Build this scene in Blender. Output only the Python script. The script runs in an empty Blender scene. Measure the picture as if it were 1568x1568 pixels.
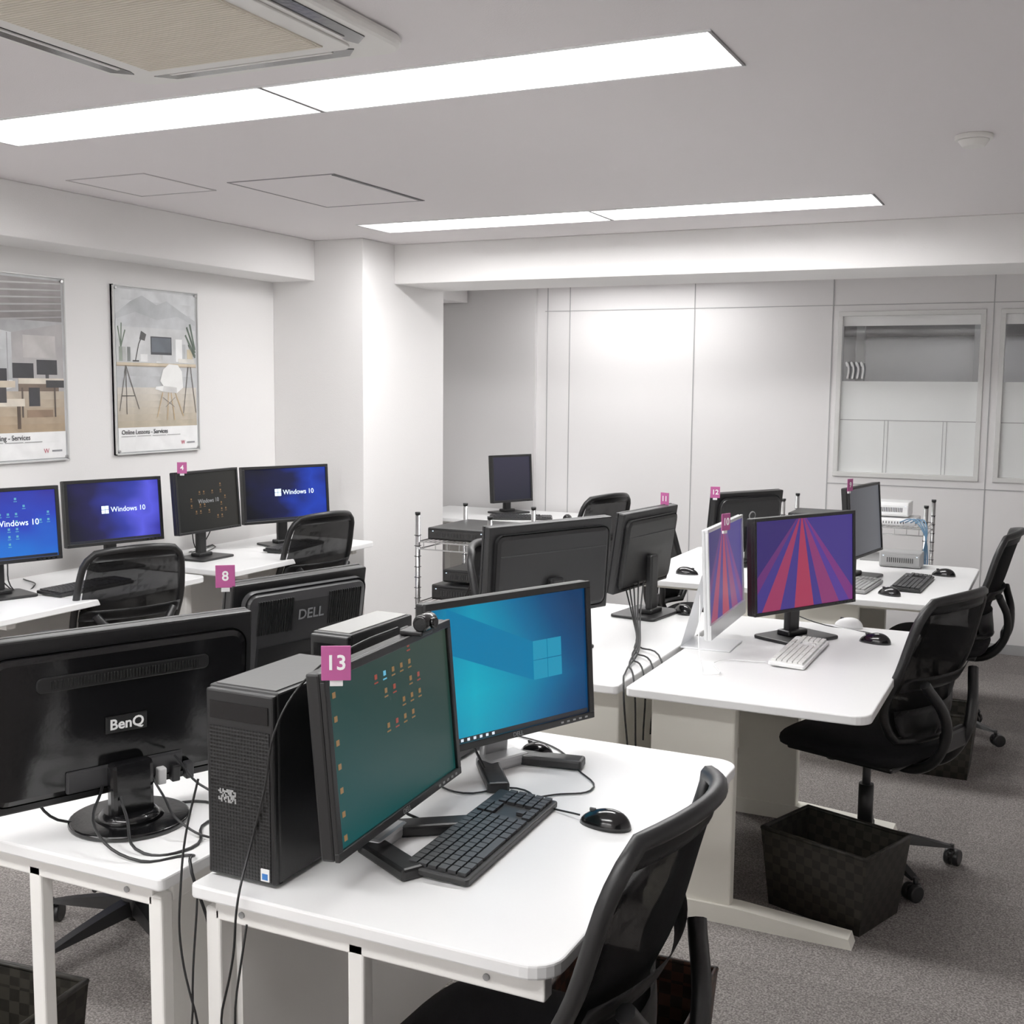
import bpy, bmesh, math, random
from mathutils import Vector, Matrix
random.seed(3)
SC=bpy.context.scene
COL=SC.collection
try:
    SC.view_settings.view_transform='Standard'
    SC.view_settings.look='None'
    SC.view_settings.gamma=1.2
except Exception: pass

# ---------------------------------------------------------------- materials
def srgb(r,g,b):
    f=lambda c:(c/255/12.92) if c/255<=.04045 else ((c/255+.055)/1.055)**2.4
    return (f(r),f(g),f(b),1)
def scol(r,g,b):
    a=srgb(r,g,b);return (a[0]**1.2,a[1]**1.2,a[2]**1.2,1)
MATS={}
def mat(name,col,rough=.5,metal=0,spec=.5,emit=None,es=0,bump=None,alpha=1,coat=0):
    if name in MATS: return MATS[name]
    m=bpy.data.materials.new(name);m.use_nodes=True
    n=m.node_tree.nodes;l=m.node_tree.links;b=n['Principled BSDF']
    b.inputs['Base Color'].default_value=col
    b.inputs['Roughness'].default_value=rough
    b.inputs['Metallic'].default_value=metal
    b.inputs['Specular IOR Level'].default_value=spec
    b.inputs['Alpha'].default_value=alpha
    b.inputs['Coat Weight'].default_value=coat
    if emit: b.inputs['Emission Color'].default_value=emit;b.inputs['Emission Strength'].default_value=es
    tc=n.new('ShaderNodeTexCoord');ns=n.new('ShaderNodeTexNoise')
    ns.inputs['Scale'].default_value=(bump or (60,.02))[0];l.new(tc.outputs['Object'],ns.inputs['Vector'])
    bp=n.new('ShaderNodeBump');bp.inputs['Strength'].default_value=(bump or (60,.02))[1];bp.inputs['Distance'].default_value=.01
    l.new(ns.outputs['Fac'],bp.inputs['Height']);l.new(bp.outputs[0],b.inputs['Normal'])
    MATS[name]=m;return m
WALL=mat('wall_paint',srgb(234,232,231),.75,bump=(180,.08))
WALL2=mat('wall_plaster_grey',srgb(214,212,212),.8,bump=(180,.08))
PANEL=mat('partition_panel',srgb(230,228,228),.55)
CEIL=mat('ceiling_paint',srgb(230,225,226),.9,bump=(250,.1))
SEAM=mat('seam_grey',srgb(165,165,166),.6)
ALU=mat('aluminium_frame',srgb(212,212,210),.4,.15)
FROST=mat('frosted_film',srgb(232,234,233),.5)
DESK=mat('desk_white_laminate',srgb(238,238,238),.3,spec=.4)
DESKM=mat('desk_white_metal',srgb(238,236,232),.4)
CREAM=mat('desk_cream_metal',srgb(240,237,226),.4)
BLK=mat('black_plastic',(.007,.007,.0075,1),.42,spec=.4)
BLKG=mat('black_gloss',(.005,.005,.0055,1),.14)
BLKM=mat('black_matte_fabric',(.007,.007,.008,1),.9,spec=.2,bump=(900,.3))
DGREY=mat('dark_grey_plastic',(.022,.022,.024,1),.45)
SILV=mat('silver_plastic',srgb(175,176,178),.35,.5)
ALUW=mat('anodised_aluminium',srgb(228,229,231),.3,.3)
CHROME=mat('chrome',srgb(190,190,190),.25,1)
WHITE=mat('white_plastic',srgb(240,240,240),.4)
GREYP=mat('grey_plastic',srgb(150,150,150),.5)
PINK=mat('pink_tag',srgb(182,80,142),.5)
BLUEC=mat('blue_network_cable',srgb(90,128,160),.5)
BLUEST=mat('blue_sticker',srgb(40,110,190),.5)
TXT=mat('white_print',srgb(240,240,240),.6,emit=(1,1,1,1),es=.1)
TXTG=mat('grey_print',srgb(140,142,145),.5)
TXTD=mat('dark_print',srgb(50,50,55),.6)
GLOW=mat('screen_white_glow',(.6,.8,1,1),.4,emit=(.8,.9,1,1),es=.7)
LOGOT=mat('screen_logo_cyan',(0,0,0,1),.4,spec=.2,emit=scol(38,146,180),es=1)
BEAM=mat('screen_light_beam',(0,0,0,1),.4,spec=.2,emit=scol(6,122,166),es=1)
ICON=mat('screen_icons',(0,0,0,1),.4,emit=scol(140,108,70),es=.9)
ICONR=mat('screen_icons_red',(0,0,0,1),.4,emit=scol(150,70,60),es=.9)
ICONB=mat('screen_icons_blue',(0,0,0,1),.4,emit=scol(110,190,220),es=.8)
def ramp(n,stops,interp='LINEAR'):
    r=n.new('ShaderNodeValToRGB');r.color_ramp.interpolation=interp
    e=r.color_ramp.elements
    while len(e)>1: e.remove(e[-1])
    e[0].position=stops[0][0];e[0].color=stops[0][1]
    for p,c in stops[1:]:
        k=e.new(p);k.color=c
    return r
def floor_mat():
    m=bpy.data.materials.new('carpet');m.use_nodes=True;n=m.node_tree.nodes;l=m.node_tree.links;b=n['Principled BSDF']
    tc=n.new('ShaderNodeTexCoord')
    a=n.new('ShaderNodeTexNoise');a.inputs['Scale'].default_value=190;a.inputs['Detail'].default_value=3
    l.new(tc.outputs['Object'],a.inputs['Vector'])
    r=ramp(n,[(.3,srgb(86,81,79)),(.5,srgb(120,115,112)),(.7,srgb(158,153,149))]);l.new(a.outputs['Fac'],r.inputs[0])
    br=n.new('ShaderNodeTexBrick');br.offset=.5;br.inputs['Scale'].default_value=1;br.inputs['Brick Width'].default_value=1.0;br.inputs['Row Height'].default_value=.25
    br.inputs['Mortar Size'].default_value=0;br.inputs['Color1'].default_value=(.88,.88,.88,1);br.inputs['Color2'].default_value=(1.05,1.05,1.05,1)
    l.new(tc.outputs['Object'],br.inputs['Vector'])
    mx=n.new('ShaderNodeMix');mx.data_type='RGBA';mx.blend_type='MULTIPLY';mx.inputs[0].default_value=1
    l.new(r.outputs[0],mx.inputs[6]);l.new(br.outputs['Color'],mx.inputs[7]);l.new(mx.outputs[2],b.inputs['Base Color'])
    b.inputs['Roughness'].default_value=1;b.inputs['Specular IOR Level'].default_value=.1
    bp=n.new('ShaderNodeBump');bp.inputs['Strength'].default_value=.4;bp.inputs['Distance'].default_value=.003
    l.new(a.outputs['Fac'],bp.inputs['Height']);l.new(bp.outputs[0],b.inputs['Normal'])
    return m
CARPET=floor_mat()
def basket_mat(name,c1,c2):
    m=bpy.data.materials.new(name);m.use_nodes=True;n=m.node_tree.nodes;l=m.node_tree.links;b=n['Principled BSDF']
    tc=n.new('ShaderNodeTexCoord');ch=n.new('ShaderNodeTexChecker');ch.inputs['Scale'].default_value=36
    ch.inputs['Color1'].default_value=c1;ch.inputs['Color2'].default_value=c2
    l.new(tc.outputs['Object'],ch.inputs['Vector']);l.new(ch.outputs['Color'],b.inputs['Base Color'])
    bp=n.new('ShaderNodeBump');bp.inputs['Strength'].default_value=.5;bp.inputs['Distance'].default_value=.006
    l.new(ch.outputs['Fac'],bp.inputs['Height']);l.new(bp.outputs[0],b.inputs['Normal']);b.inputs['Roughness'].default_value=.5
    b.inputs['Specular IOR Level'].default_value=.3
    return m
BASK=basket_mat('woven_black',(.009,.008,.006,1),(.020,.018,.014,1))
BASKB=basket_mat('woven_brown',(.012,.006,.004,1),(.045,.018,.01,1))
def mesh_mat():
    m=bpy.data.materials.new('chair_mesh_fabric');m.use_nodes=True;n=m.node_tree.nodes;l=m.node_tree.links;b=n['Principled BSDF']
    b.inputs['Base Color'].default_value=(.007,.007,.0075,1);b.inputs['Roughness'].default_value=.8;b.inputs['Specular IOR Level'].default_value=.2
    t=n.new('ShaderNodeBsdfTransparent');mx=n.new('ShaderNodeMixShader');mx.inputs[0].default_value=.05
    l.new(b.outputs[0],mx.inputs[1]);l.new(t.outputs[0],mx.inputs[2]);l.new(mx.outputs[0],n['Material Output'].inputs['Surface'])
    tc=n.new('ShaderNodeTexCoord');w=n.new('ShaderNodeTexWave');w.inputs['Scale'].default_value=150
    l.new(tc.outputs['Object'],w.inputs['Vector']);bp=n.new('ShaderNodeBump');bp.inputs['Strength'].default_value=.3;bp.inputs['Distance'].default_value=.002
    l.new(w.outputs['Fac'],bp.inputs['Height']);l.new(bp.outputs[0],b.inputs['Normal'])
    return m
MESHF=mesh_mat()
def hexmesh():
    m=bpy.data.materials.new('perforated_front');m.use_nodes=True;n=m.node_tree.nodes;l=m.node_tree.links;b=n['Principled BSDF']
    tc=n.new('ShaderNodeTexCoord');v=n.new('ShaderNodeTexVoronoi');v.inputs['Scale'].default_value=150;v.inputs['Randomness'].default_value=.0
    l.new(tc.outputs['Object'],v.inputs['Vector']);r=ramp(n,[(.3,(.002,.002,.002,1)),(.55,(.014,.014,.015,1))]);l.new(v.outputs['Distance'],r.inputs[0])
    l.new(r.outputs[0],b.inputs['Base Color']);b.inputs['Roughness'].default_value=.4;b.inputs['Specular IOR Level'].default_value=.3
    bp=n.new('ShaderNodeBump');bp.inputs['Strength'].default_value=.6;bp.inputs['Distance'].default_value=.003
    l.new(v.outputs['Distance'],bp.inputs['Height']);l.new(bp.outputs[0],b.inputs['Normal']);return m
HEX=hexmesh()
def glassm():
    m=bpy.data.materials.new('window_glass');m.use_nodes=True;n=m.node_tree.nodes;l=m.node_tree.links
    g=n.new('ShaderNodeBsdfGlossy');g.inputs['Roughness'].default_value=.04;t=n.new('ShaderNodeBsdfTransparent');mx=n.new('ShaderNodeMixShader');mx.inputs[0].default_value=.04
    l.new(t.outputs[0],mx.inputs[1]);l.new(g.outputs[0],mx.inputs[2]);l.new(mx.outputs[0],n['Material Output'].inputs['Surface']);return m
GLASS=glassm()
def emis(name,s):
    m=bpy.data.materials.new(name);m.use_nodes=True;b=m.node_tree.nodes['Principled BSDF']
    b.inputs['Emission Color'].default_value=(1,.99,.98,1);b.inputs['Emission Strength'].default_value=s;return m
LAMP=emis('lamp_diffuser',27)
LAMP2=emis('lamp_diffuser_alcove',13)

def screen_mat(kind):
    if 'scr_'+kind in MATS: return MATS['scr_'+kind]
    m=bpy.data.materials.new('scr_'+kind);m.use_nodes=True;n=m.node_tree.nodes;l=m.node_tree.links;b=n['Principled BSDF']
    b.inputs['Base Color'].default_value=(.005,.005,.005,1);b.inputs['Roughness'].default_value=.35;b.inputs['Specular IOR Level'].default_value=.2
    srgb=scol
    tc=n.new('ShaderNodeTexCoord');sp=n.new('ShaderNodeSeparateXYZ');l.new(tc.outputs['UV'],sp.inputs[0])
    def math_(op,a,bb=None,c=None):
        k=n.new('ShaderNodeMath');k.operation=op
        for i,v in enumerate((a,bb,c)):
            if v is None: continue
            if isinstance(v,(int,float)): k.inputs[i].default_value=v
            else: l.new(v,k.inputs[i])
        return k.outputs[0]
    u,v=sp.outputs[0],sp.outputs[1];es=1.0
    if kind=='teal':
        d=math_('ADD',math_('MULTIPLY',math_('ABSOLUTE',math_('SUBTRACT',u,.25)),.9),math_('MULTIPLY',math_('ABSOLUTE',math_('SUBTRACT',v,.35)),.35))
        r=ramp(n,[(0,srgb(2,168,192)),(.25,srgb(2,142,176)),(.45,srgb(2,108,152)),(.62,srgb(0,76,122)),(.8,srgb(0,56,98))]);l.new(d,r.inputs[0])
    elif kind=='green':
        d=math_('ADD',math_('MULTIPLY',u,.4),math_('MULTIPLY',v,.6))
        r=ramp(n,[(0,srgb(10,78,80)),(.35,srgb(12,68,66)),(.7,srgb(28,60,54)),(1,srgb(54,68,58))]);l.new(d,r.inputs[0])
    elif kind=='win':
        ns=n.new('ShaderNodeTexNoise');ns.inputs['Scale'].default_value=1.6;l.new(tc.outputs['UV'],ns.inputs['Vector'])
        d=math_('ADD',math_('MULTIPLY',u,.75),math_('MULTIPLY',math_('SUBTRACT',ns.outputs['Fac'],.5),.7))
        r=ramp(n,[(0,srgb(26,26,46)),(.2,srgb(40,38,86)),(.42,srgb(56,66,165)),(.62,srgb(96,98,226)),(.85,srgb(52,50,146))]);l.new(d,r.inputs[0])
    elif kind=='winblue':
        ns=n.new('ShaderNodeTexNoise');ns.inputs['Scale'].default_value=1.6;l.new(tc.outputs['UV'],ns.inputs['Vector'])
        d=math_('ADD',math_('MULTIPLY',v,.7),math_('MULTIPLY',math_('SUBTRACT',ns.outputs['Fac'],.5),.7))
        r=ramp(n,[(0,srgb(40,120,215)),(.4,srgb(50,74,190)),(.8,srgb(62,48,140))]);l.new(d,r.inputs[0])
    elif kind=='windark':
        ns=n.new('ShaderNodeTexNoise');ns.inputs['Scale'].default_value=2;l.new(tc.outputs['UV'],ns.inputs['Vector'])
        d=math_('ADD',math_('MULTIPLY',u,.6),math_('MULTIPLY',math_('SUBTRACT',ns.outputs['Fac'],.5),.6))
        r=ramp(n,[(0,srgb(14,15,28)),(.25,srgb(22,28,76)),(.5,srgb(32,68,185)),(.8,srgb(26,30,90))]);l.new(d,r.inputs[0])
    elif kind=='rays':
        x=math_('SUBTRACT',u,.46);y=math_('SUBTRACT',1.08,v)
        a=math_('ARCTAN2',math_('MULTIPLY',x,1.55),y)
        d=math_('ADD',math_('MULTIPLY',a,.55),.5)
        I=srgb(70,58,130)
        r=ramp(n,[(0,srgb(58,46,108)),(.07,srgb(104,52,112)),(.13,I),(.21,srgb(150,60,96)),(.325,I),(.435,srgb(160,60,88)),(.59,I),(.66,srgb(134,60,110)),(.78,srgb(86,62,142)),(.84,srgb(120,56,122)),(.9,I)],'CONSTANT');l.new(d,r.inputs[0])
    elif kind=='off':
        r=ramp(n,[(0,srgb(22,22,26)),(1,srgb(34,34,42))]);l.new(u,r.inputs[0])
    elif kind=='faint':
        r=ramp(n,[(0,srgb(26,28,27)),(1,srgb(42,41,37))]);l.new(u,r.inputs[0])
    elif kind=='grey':
        r=ramp(n,[(0,srgb(72,73,78)),(1,srgb(98,100,105))]);l.new(u,r.inputs[0])
    elif kind=='dusk':
        r=ramp(n,[(0,srgb(34,36,52)),(1,srgb(56,54,72))]);l.new(v,r.inputs[0])
    l.new(r.outputs[0],b.inputs['Emission Color']);b.inputs['Emission Strength'].default_value=es
    MATS['scr_'+kind]=m;return m

# ---------------------------------------------------------------- builders
def empty(name,loc=(0,0,0),rz=0,parent=None,rx=0):
    o=bpy.data.objects.new(name,None);COL.objects.link(o);o.location=loc;o.rotation_euler=(rx,0,rz);o.empty_display_size=.05
    if parent: o.parent=parent
    return o
def mk(name,bm,par,mt,loc=(0,0,0),rot=(0,0,0),smooth=False):
    me=bpy.data.meshes.new(name);bmesh.ops.recalc_face_normals(bm,faces=bm.faces);bm.to_mesh(me);bm.free()
    if smooth:
        for p in me.polygons: p.use_smooth=True
    for x in (mt if isinstance(mt,(list,tuple)) else [mt]): me.materials.append(x)
    o=bpy.data.objects.new(name,me);COL.objects.link(o);o.location=loc;o.rotation_euler=rot
    if par: o.parent=par
    return o
def box(par,name,c,s,mt,bev=0,rot=(0,0,0),seg=2):
    bm=bmesh.new();bmesh.ops.create_cube(bm,size=1);bmesh.ops.scale(bm,vec=s,verts=bm.verts)
    if bev: bmesh.ops.bevel(bm,geom=bm.edges[:],offset=min(bev,min(s)*.49),segments=seg,profile=.5,affect='EDGES')
    return mk(name,bm,par,mt,c,rot)
def bx(par,name,x0,x1,y0,y1,z0,z1,mt,bev=0):
    return box(par,name,((x0+x1)/2,(y0+y1)/2,(z0+z1)/2),(x1-x0,y1-y0,z1-z0),mt,bev)
def cyl(par,name,c,r,h,mt,rot=(0,0,0),r2=None,seg=24,bev=0):
    bm=bmesh.new();bmesh.ops.create_cone(bm,cap_ends=True,segments=seg,radius1=r,radius2=r if r2 is None else r2,depth=h)
    if bev:
        ed=[e for e in bm.edges if abs(e.verts[0].co.z-e.verts[1].co.z)<1e-6]
        bmesh.ops.bevel(bm,geom=ed,offset=bev,segments=2,profile=.5,affect='EDGES')
    o=mk(name,bm,par,mt,c,rot)
    for p in o.data.polygons: p.use_smooth=len(p.vertices)==4
    return o
def prism(par,name,pts,z0,z1,mt,bev=0,loc=(0,0,0),rot=(0,0,0)):
    bm=bmesh.new();vs=[bm.verts.new((x,y,z0)) for x,y in pts];f=bm.faces.new(vs)
    r=bmesh.ops.extrude_face_region(bm,geom=[f]);bmesh.ops.translate(bm,vec=(0,0,z1-z0),verts=[v for v in r['geom'] if isinstance(v,bmesh.types.BMVert)])
    if bev:
        ed=[e for e in bm.edges if abs(e.verts[0].co.z-e.verts[1].co.z)<1e-6]
        bmesh.ops.bevel(bm,geom=ed,offset=bev,segments=2,profile=.5,affect='EDGES')
    return mk(name,bm,par,mt,loc,rot)
def rrect(w,d,rs):
    if not isinstance(rs,(list,tuple)): rs=[rs]*4
    pts=[]
    for (sx,sy,a0),r in zip(((1,1,0),(-1,1,90),(-1,-1,180),(1,-1,270)),rs):
        r=max(r,.0005)
        for k in range(7):
            a=math.radians(a0+15*k);pts.append((sx*(w/2-r)+r*math.cos(a),sy*(d/2-r)+r*math.sin(a)))
    return pts
def tube(par,name,pts,r,mt,cyclic=False,smooth=True,res=6):
    cu=bpy.data.curves.new(name,'CURVE');cu.dimensions='3D';cu.bevel_depth=r;cu.bevel_resolution=2;cu.use_fill_caps=True
    if smooth:
        s=cu.splines.new('BEZIER');s.bezier_points.add(len(pts)-1);cu.resolution_u=res
        for p,q in zip(s.bezier_points,pts): p.co=q;p.handle_left_type=p.handle_right_type='AUTO'
    else:
        s=cu.splines.new('POLY');s.points.add(len(pts)-1)
        for p,q in zip(s.points,pts): p.co=(*q,1)
    s.use_cyclic_u=cyclic
    tmp=bpy.data.objects.new(name+'_tmp',cu);COL.objects.link(tmp)
    dg=bpy.context.evaluated_depsgraph_get();me=bpy.data.meshes.new_from_object(tmp.evaluated_get(dg))
    bpy.data.objects.remove(tmp)
    me.materials.clear();me.materials.append(mt)
    for p in me.polygons: p.use_smooth=True
    o=bpy.data.objects.new(name,me);COL.objects.link(o)
    if par:o.parent=par
    return o
def grid(par,name,fn,nu,nv,mt,thick=0,smooth=True,loc=(0,0,0),rot=(0,0,0)):
    bm=bmesh.new();V=[[bm.verts.new(fn(i/nu,j/nv)) for j in range(nv+1)] for i in range(nu+1)]
    for i in range(nu):
        for j in range(nv): bm.faces.new((V[i][j],V[i+1][j],V[i+1][j+1],V[i][j+1]))
    if thick: bmesh.ops.solidify(bm,geom=bm.faces[:],thickness=thick)
    return mk(name,bm,par,mt,loc,rot,smooth)
def text(par,name,body,size,loc,rot,mt,align='CENTER',ext=.0003,off=0):
    cu=bpy.data.curves.new(name,'FONT');cu.body=body;cu.size=size;cu.align_x=align;cu.align_y='CENTER';cu.extrude=ext;cu.resolution_u=3;cu.offset=off
    tmp=bpy.data.objects.new(name+'_tmp',cu);COL.objects.link(tmp)
    dg=bpy.context.evaluated_depsgraph_get();me=bpy.data.meshes.new_from_object(tmp.evaluated_get(dg));bpy.data.objects.remove(tmp)
    me.materials.clear();me.materials.append(mt)
    o=bpy.data.objects.new(name,me);COL.objects.link(o);o.location=loc;o.rotation_euler=rot;o.parent=par;return o
def uvplane(par,name,w,h,mt,loc,rot):
    bm=bmesh.new();uv=bm.loops.layers.uv.new('UVMap')
    vs=[bm.verts.new((x*w/2,y*h/2,0)) for x,y in((-1,-1),(1,-1),(1,1),(-1,1))];f=bm.faces.new(vs)
    for lp,c in zip(f.loops,((0,0),(1,0),(1,1),(0,1))): lp[uv].uv=c
    me=bpy.data.meshes.new(name);bm.to_mesh(me);bm.free();me.materials.append(mt)
    o=bpy.data.objects.new(name,me);COL.objects.link(o);o.location=loc;o.rotation_euler=rot;o.parent=par;return o
def multibox(par,name,items,mt,loc=(0,0,0),rot=(0,0,0),bev=0):
    bm=bmesh.new()
    for c,s in items:
        r=bmesh.ops.create_cube(bm,size=1);bmesh.ops.scale(bm,vec=s,verts=r['verts']);bmesh.ops.translate(bm,vec=c,verts=r['verts'])
    return mk(name,bm,par,mt,loc,rot)
H90=math.pi/2

# ---------------------------------------------------------------- room
CZ=2.43
bx(None,'floor',-4.4,1.9,-2.6,7.75,-.05,0,CARPET)
bx(None,'wall_left',-4.4,-4.3,-2.6,7.75,0,2.5,WALL)
bx(None,'wall_right',1.8,1.9,-2.6,7.75,0,2.5,WALL)
bx(None,'wall_front',-4.3,1.8,-2.6,-2.5,0,2.5,WALL)
bx(None,'ceiling_alcove',-4.4,1.9,6.3,7.75,2.30,2.5,CEIL)
bx(None,'wall_column',-4.3,-3.67,5.7,6.65,0,CZ,WALL,.004)
bx(None,'wall_soffit_left',-4.3,-4.0,-2.5,5.7,2.2,CZ,WALL,.004)
bx(None,'wall_beam',-3.67,1.8,6.04,6.6,2.2,CZ,WALL,.004)
bx(None,'wall_soffit_alcove',-4.3,-3.97,6.65,7.55,2.2,2.3,WALL)
ROWS=((-2.2,-1.88),(.22,.54),(2.73,3.05),(5.22,5.54))
LX0,LX1=-3.40,-.80
cl=empty('ceiling')
ys=[-2.6]+[v for r_ in ROWS for v in r_]+[6.3]
for i in range(0,len(ys),2): bx(cl,'slab',-4.4,1.9,ys[i],ys[i+1],CZ,CZ+.09,CEIL)
for a,b in ROWS:
    bx(cl,'slab',-4.4,LX0,a,b,CZ,CZ+.09,CEIL);bx(cl,'slab',LX1,1.9,a,b,CZ,CZ+.09,CEIL)
W=[(-1.35,-.48),(-.40,.47)]
Z0,Z1=1.05,2.09
fw=empty('wall_far')
bx(fw,'panel_left',-4.3,W[0][0],7.61,7.70,0,2.31,PANEL)
bx(fw,'panel_below',W[0][0],W[1][1],7.61,7.70,0,Z0,PANEL)
bx(fw,'panel_above',W[0][0],W[1][1],7.61,7.70,Z1,2.31,PANEL)
bx(fw,'panel_mullion',W[0][1],W[1][0],7.61,7.70,Z0,Z1,PANEL)
bx(fw,'panel_right',W[1][1],1.8,7.61,7.70,0,2.31,PANEL)
bx(fw,'plaster_strip',-4.3,-3.44,7.575,7.61,0,2.31,WALL2)
for x in(-3.36,-3.19,-2.29,-1.385,-.44,.51,1.4):
    bx(fw,'seam_v',x-.003,x+.003,7.606,7.611,0,2.3,SEAM)
bx(fw,'seam_h_top',-3.38,-1.385,7.606,7.611,2.1275,2.1325,SEAM)
bx(fw,'seam_h_top2',-1.385,1.8,7.606,7.611,2.1275,2.1325,SEAM)
bx(fw,'seam_h_sill',-1.385,1.8,7.606,7.611,1.0,1.006,SEAM)
bx(None,'baseboard_far',-3.44,1.8,7.598,7.611,0,.06,SEAM)
for i,(a,b) in enumerate(W):
    w=empty('window_%d'%(i+1))
    t=.03
    bx(w,'frame_l',a,a+t,7.60,7.66,Z0,Z1,ALU,.003);bx(w,'frame_r',b-t,b,7.60,7.66,Z0,Z1,ALU,.003)
    bx(w,'frame_t',a,b,7.598,7.66,Z1-t,Z1,ALU,.003);bx(w,'frame_b',a,b,7.595,7.66,Z0,Z0+t,ALU,.003)
    bx(w,'film',a+t,b-t,7.635,7.64,Z0+t,1.655,FROST)
    bx(w,'glass',a+t,b-t,7.636,7.64,1.655,Z1-t,GLASS)
    bx(w,'blind_box',a+t,b-t,7.628,7.635,2.0,Z1-t,WHITE)
    bx(w,'film_line_h',a+t,b-t,7.632,7.635,1.408,1.413,SEAM)
    for k in(.36,.76):
        x=a+(b-a)*k;bx(w,'film_line_v',x-.012,x-.009,7.632,7.635,Z0+t,1.41,SEAM);bx(w,'film_line_v',x+.009,x+.012,7.632,7.635,Z0+t,1.41,SEAM)
    if i==0:
        for k in range(4):
            tube(w,'hook',[(a+.06+.03*k,7.63,1.75),(a+.06+.03*k,7.61,1.77),(a+.075+.03*k,7.605,1.74),(a+.07+.03*k,7.61,1.67)],.006,WHITE)
BR=mat('back_room_grey',srgb(140,140,143),.8)
bx(None,'wall_back_room',-4.3,1.8,9.2,9.3,0,2.6,BR)
bx(None,'floor_back_room',-4.3,1.8,7.75,9.2,-.05,0,CARPET)
bx(None,'ceiling_back_room',-4.3,1.8,7.75,9.2,2.5,2.6,CEIL)
bx(None,'trim_1',-4.3,1.8,9.17,9.2,2.0,2.08,DGREY)
for x in(-1.45,-.62,.1):
    bx(None,'trim_2',x-.03,x+.03,9.12,9.2,0,2.5,mat('post_grey',srgb(105,105,107),.6))
L=bpy.data.lights.new('back_room_fill','AREA');L.size=1.2;L.energy=6;o=bpy.data.objects.new('back_room_fill',L);COL.objects.link(o);o.location=(-.6,8.5,2.45)  # added fill light, brightens the grey room behind the windows

DIV=mat('luminaire_divider_grey',srgb(120,118,118),.6)
def light_recessed(x0,x1,y0,y1):
    e=empty('ceiling_light',((x0+x1)/2,(y0+y1)/2,CZ))
    w,d=x1-x0,y1-y0;t=.006;D=.035
    for s in(-1,1):
        box(e,'side_wall',(0,s*(d/2-t/2),D/2+.002),(w,t,D+.006),WHITE)
        box(e,'lip',(0,s*(d/2),-.002),(w,.014,.004),WHITE)
        bm=bmesh.new();X=s*w/2
        P=[(X,0),(X,D),(X-s*.05,D)]
        a=[bm.verts.new((x,-d/2+t,z)) for x,z in P];f=bm.faces.new(a);r=bmesh.ops.extrude_face_region(bm,geom=[f])
        bmesh.ops.translate(bm,vec=(0,d-2*t,0),verts=[v for v in r['geom'] if isinstance(v,bmesh.types.BMVert)])
        mk('end_reflector',bm,e,WHITE)
        box(e,'end_lip',(s*(w/2-.004),0,-.002),(.008,d,.005),DIV)
    box(e,'diffuser',(0,0,D),(w,d-2*t,.004),LAMP)
    box(e,'housing_top',(0,0,D+.02),(w,d,.03),WHITE)
def light_flush(x0,x1,y0,y1,z,m):
    e=empty('ceiling_light',((x0+x1)/2,(y0+y1)/2,z))
    w,d=x1-x0,y1-y0;t=.008
    box(e,'rim_a',(0,d/2-t/2,-.004),(w,t,.008),WHITE);box(e,'rim_b',(0,-d/2+t/2,-.004),(w,t,.008),WHITE)
    box(e,'rim_c',(w/2-t/2,0,-.004),(t,d-2*t,.008),WHITE);box(e,'rim_d',(-w/2+t/2,0,-.004),(t,d-2*t,.008),WHITE)
    box(e,'diffuser',(0,0,-.0025),(w-2*t,d-2*t,.003),m)
for y0,y1 in ROWS:
    light_recessed(LX0,-2.10,y0,y1);light_recessed(-2.10,LX1,y0,y1)
light_flush(-3.25,-2.0,7.0,7.28,2.30,LAMP2)
ac=empty('ceiling_air_conditioner',(-1.90,2.09,CZ))
ACW=mat('ac_panel_white',srgb(226,224,220),.45);ACG=mat('ac_grille_beige',srgb(214,206,190),.7)
prism(ac,'panel',rrect(.84,.86,.07),-.03,0,ACW,.012)
prism(ac,'inner_lip',rrect(.64,.66,.03),-.036,-.03,ACW,.002)
multibox(ac,'grille',[((0,-.27+.012*k,-.0385),(.52,.009,.005)) for k in range(46)],ACG)
box(ac,'grille_back',(0,0,-.0375),(.53,.56,.004),ACG)
for k in range(4):
    s=empty('slot',(0,0,0),k*H90,ac)
    prism(s,'outlet',[(-.31,.345),(-.27,.388),(.27,.388),(.31,.345),(.28,.333),(-.28,.333)],-.0325,-.029,BLKG)
    box(s,'louver',(0,.341,-.034),(.5,.010,.003),ACW)
def hatch(x0,x1,y0,y1,m):
    e=empty('ceiling_access_panel',(0,0,CZ));t=.007
    bx(e,'door',x0+.012,x1-.012,y0+.012,y1-.012,-.002,0,CEIL)
    for a in((x0,x1,y0,y0+t),(x0,x1,y1-t,y1),(x0,x0+t,y0+t,y1-t),(x1-t,x1,y0+t,y1-t)): bx(e,'edge',*a,-.003,0,m)
    return e
h2=hatch(-3.2,-2.67,3.94,4.66,mat('hatch_edge',srgb(140,138,140),.6));hatch(-3.79,-3.37,3.64,4.08,mat('hatch_edge_light',srgb(180,176,177),.6))
bx(h2,'gap_right',-2.688,-2.672,3.95,4.65,-.005,0,BLK)
sd=empty('smoke_detector',(-.33,4.17,CZ));cyl(sd,'base',(0,0,-.008),.06,.016,ACW,bev=.003);cyl(sd,'head',(0,0,-.027),.035,.022,ACW,r2=.05,bev=.003)

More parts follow.
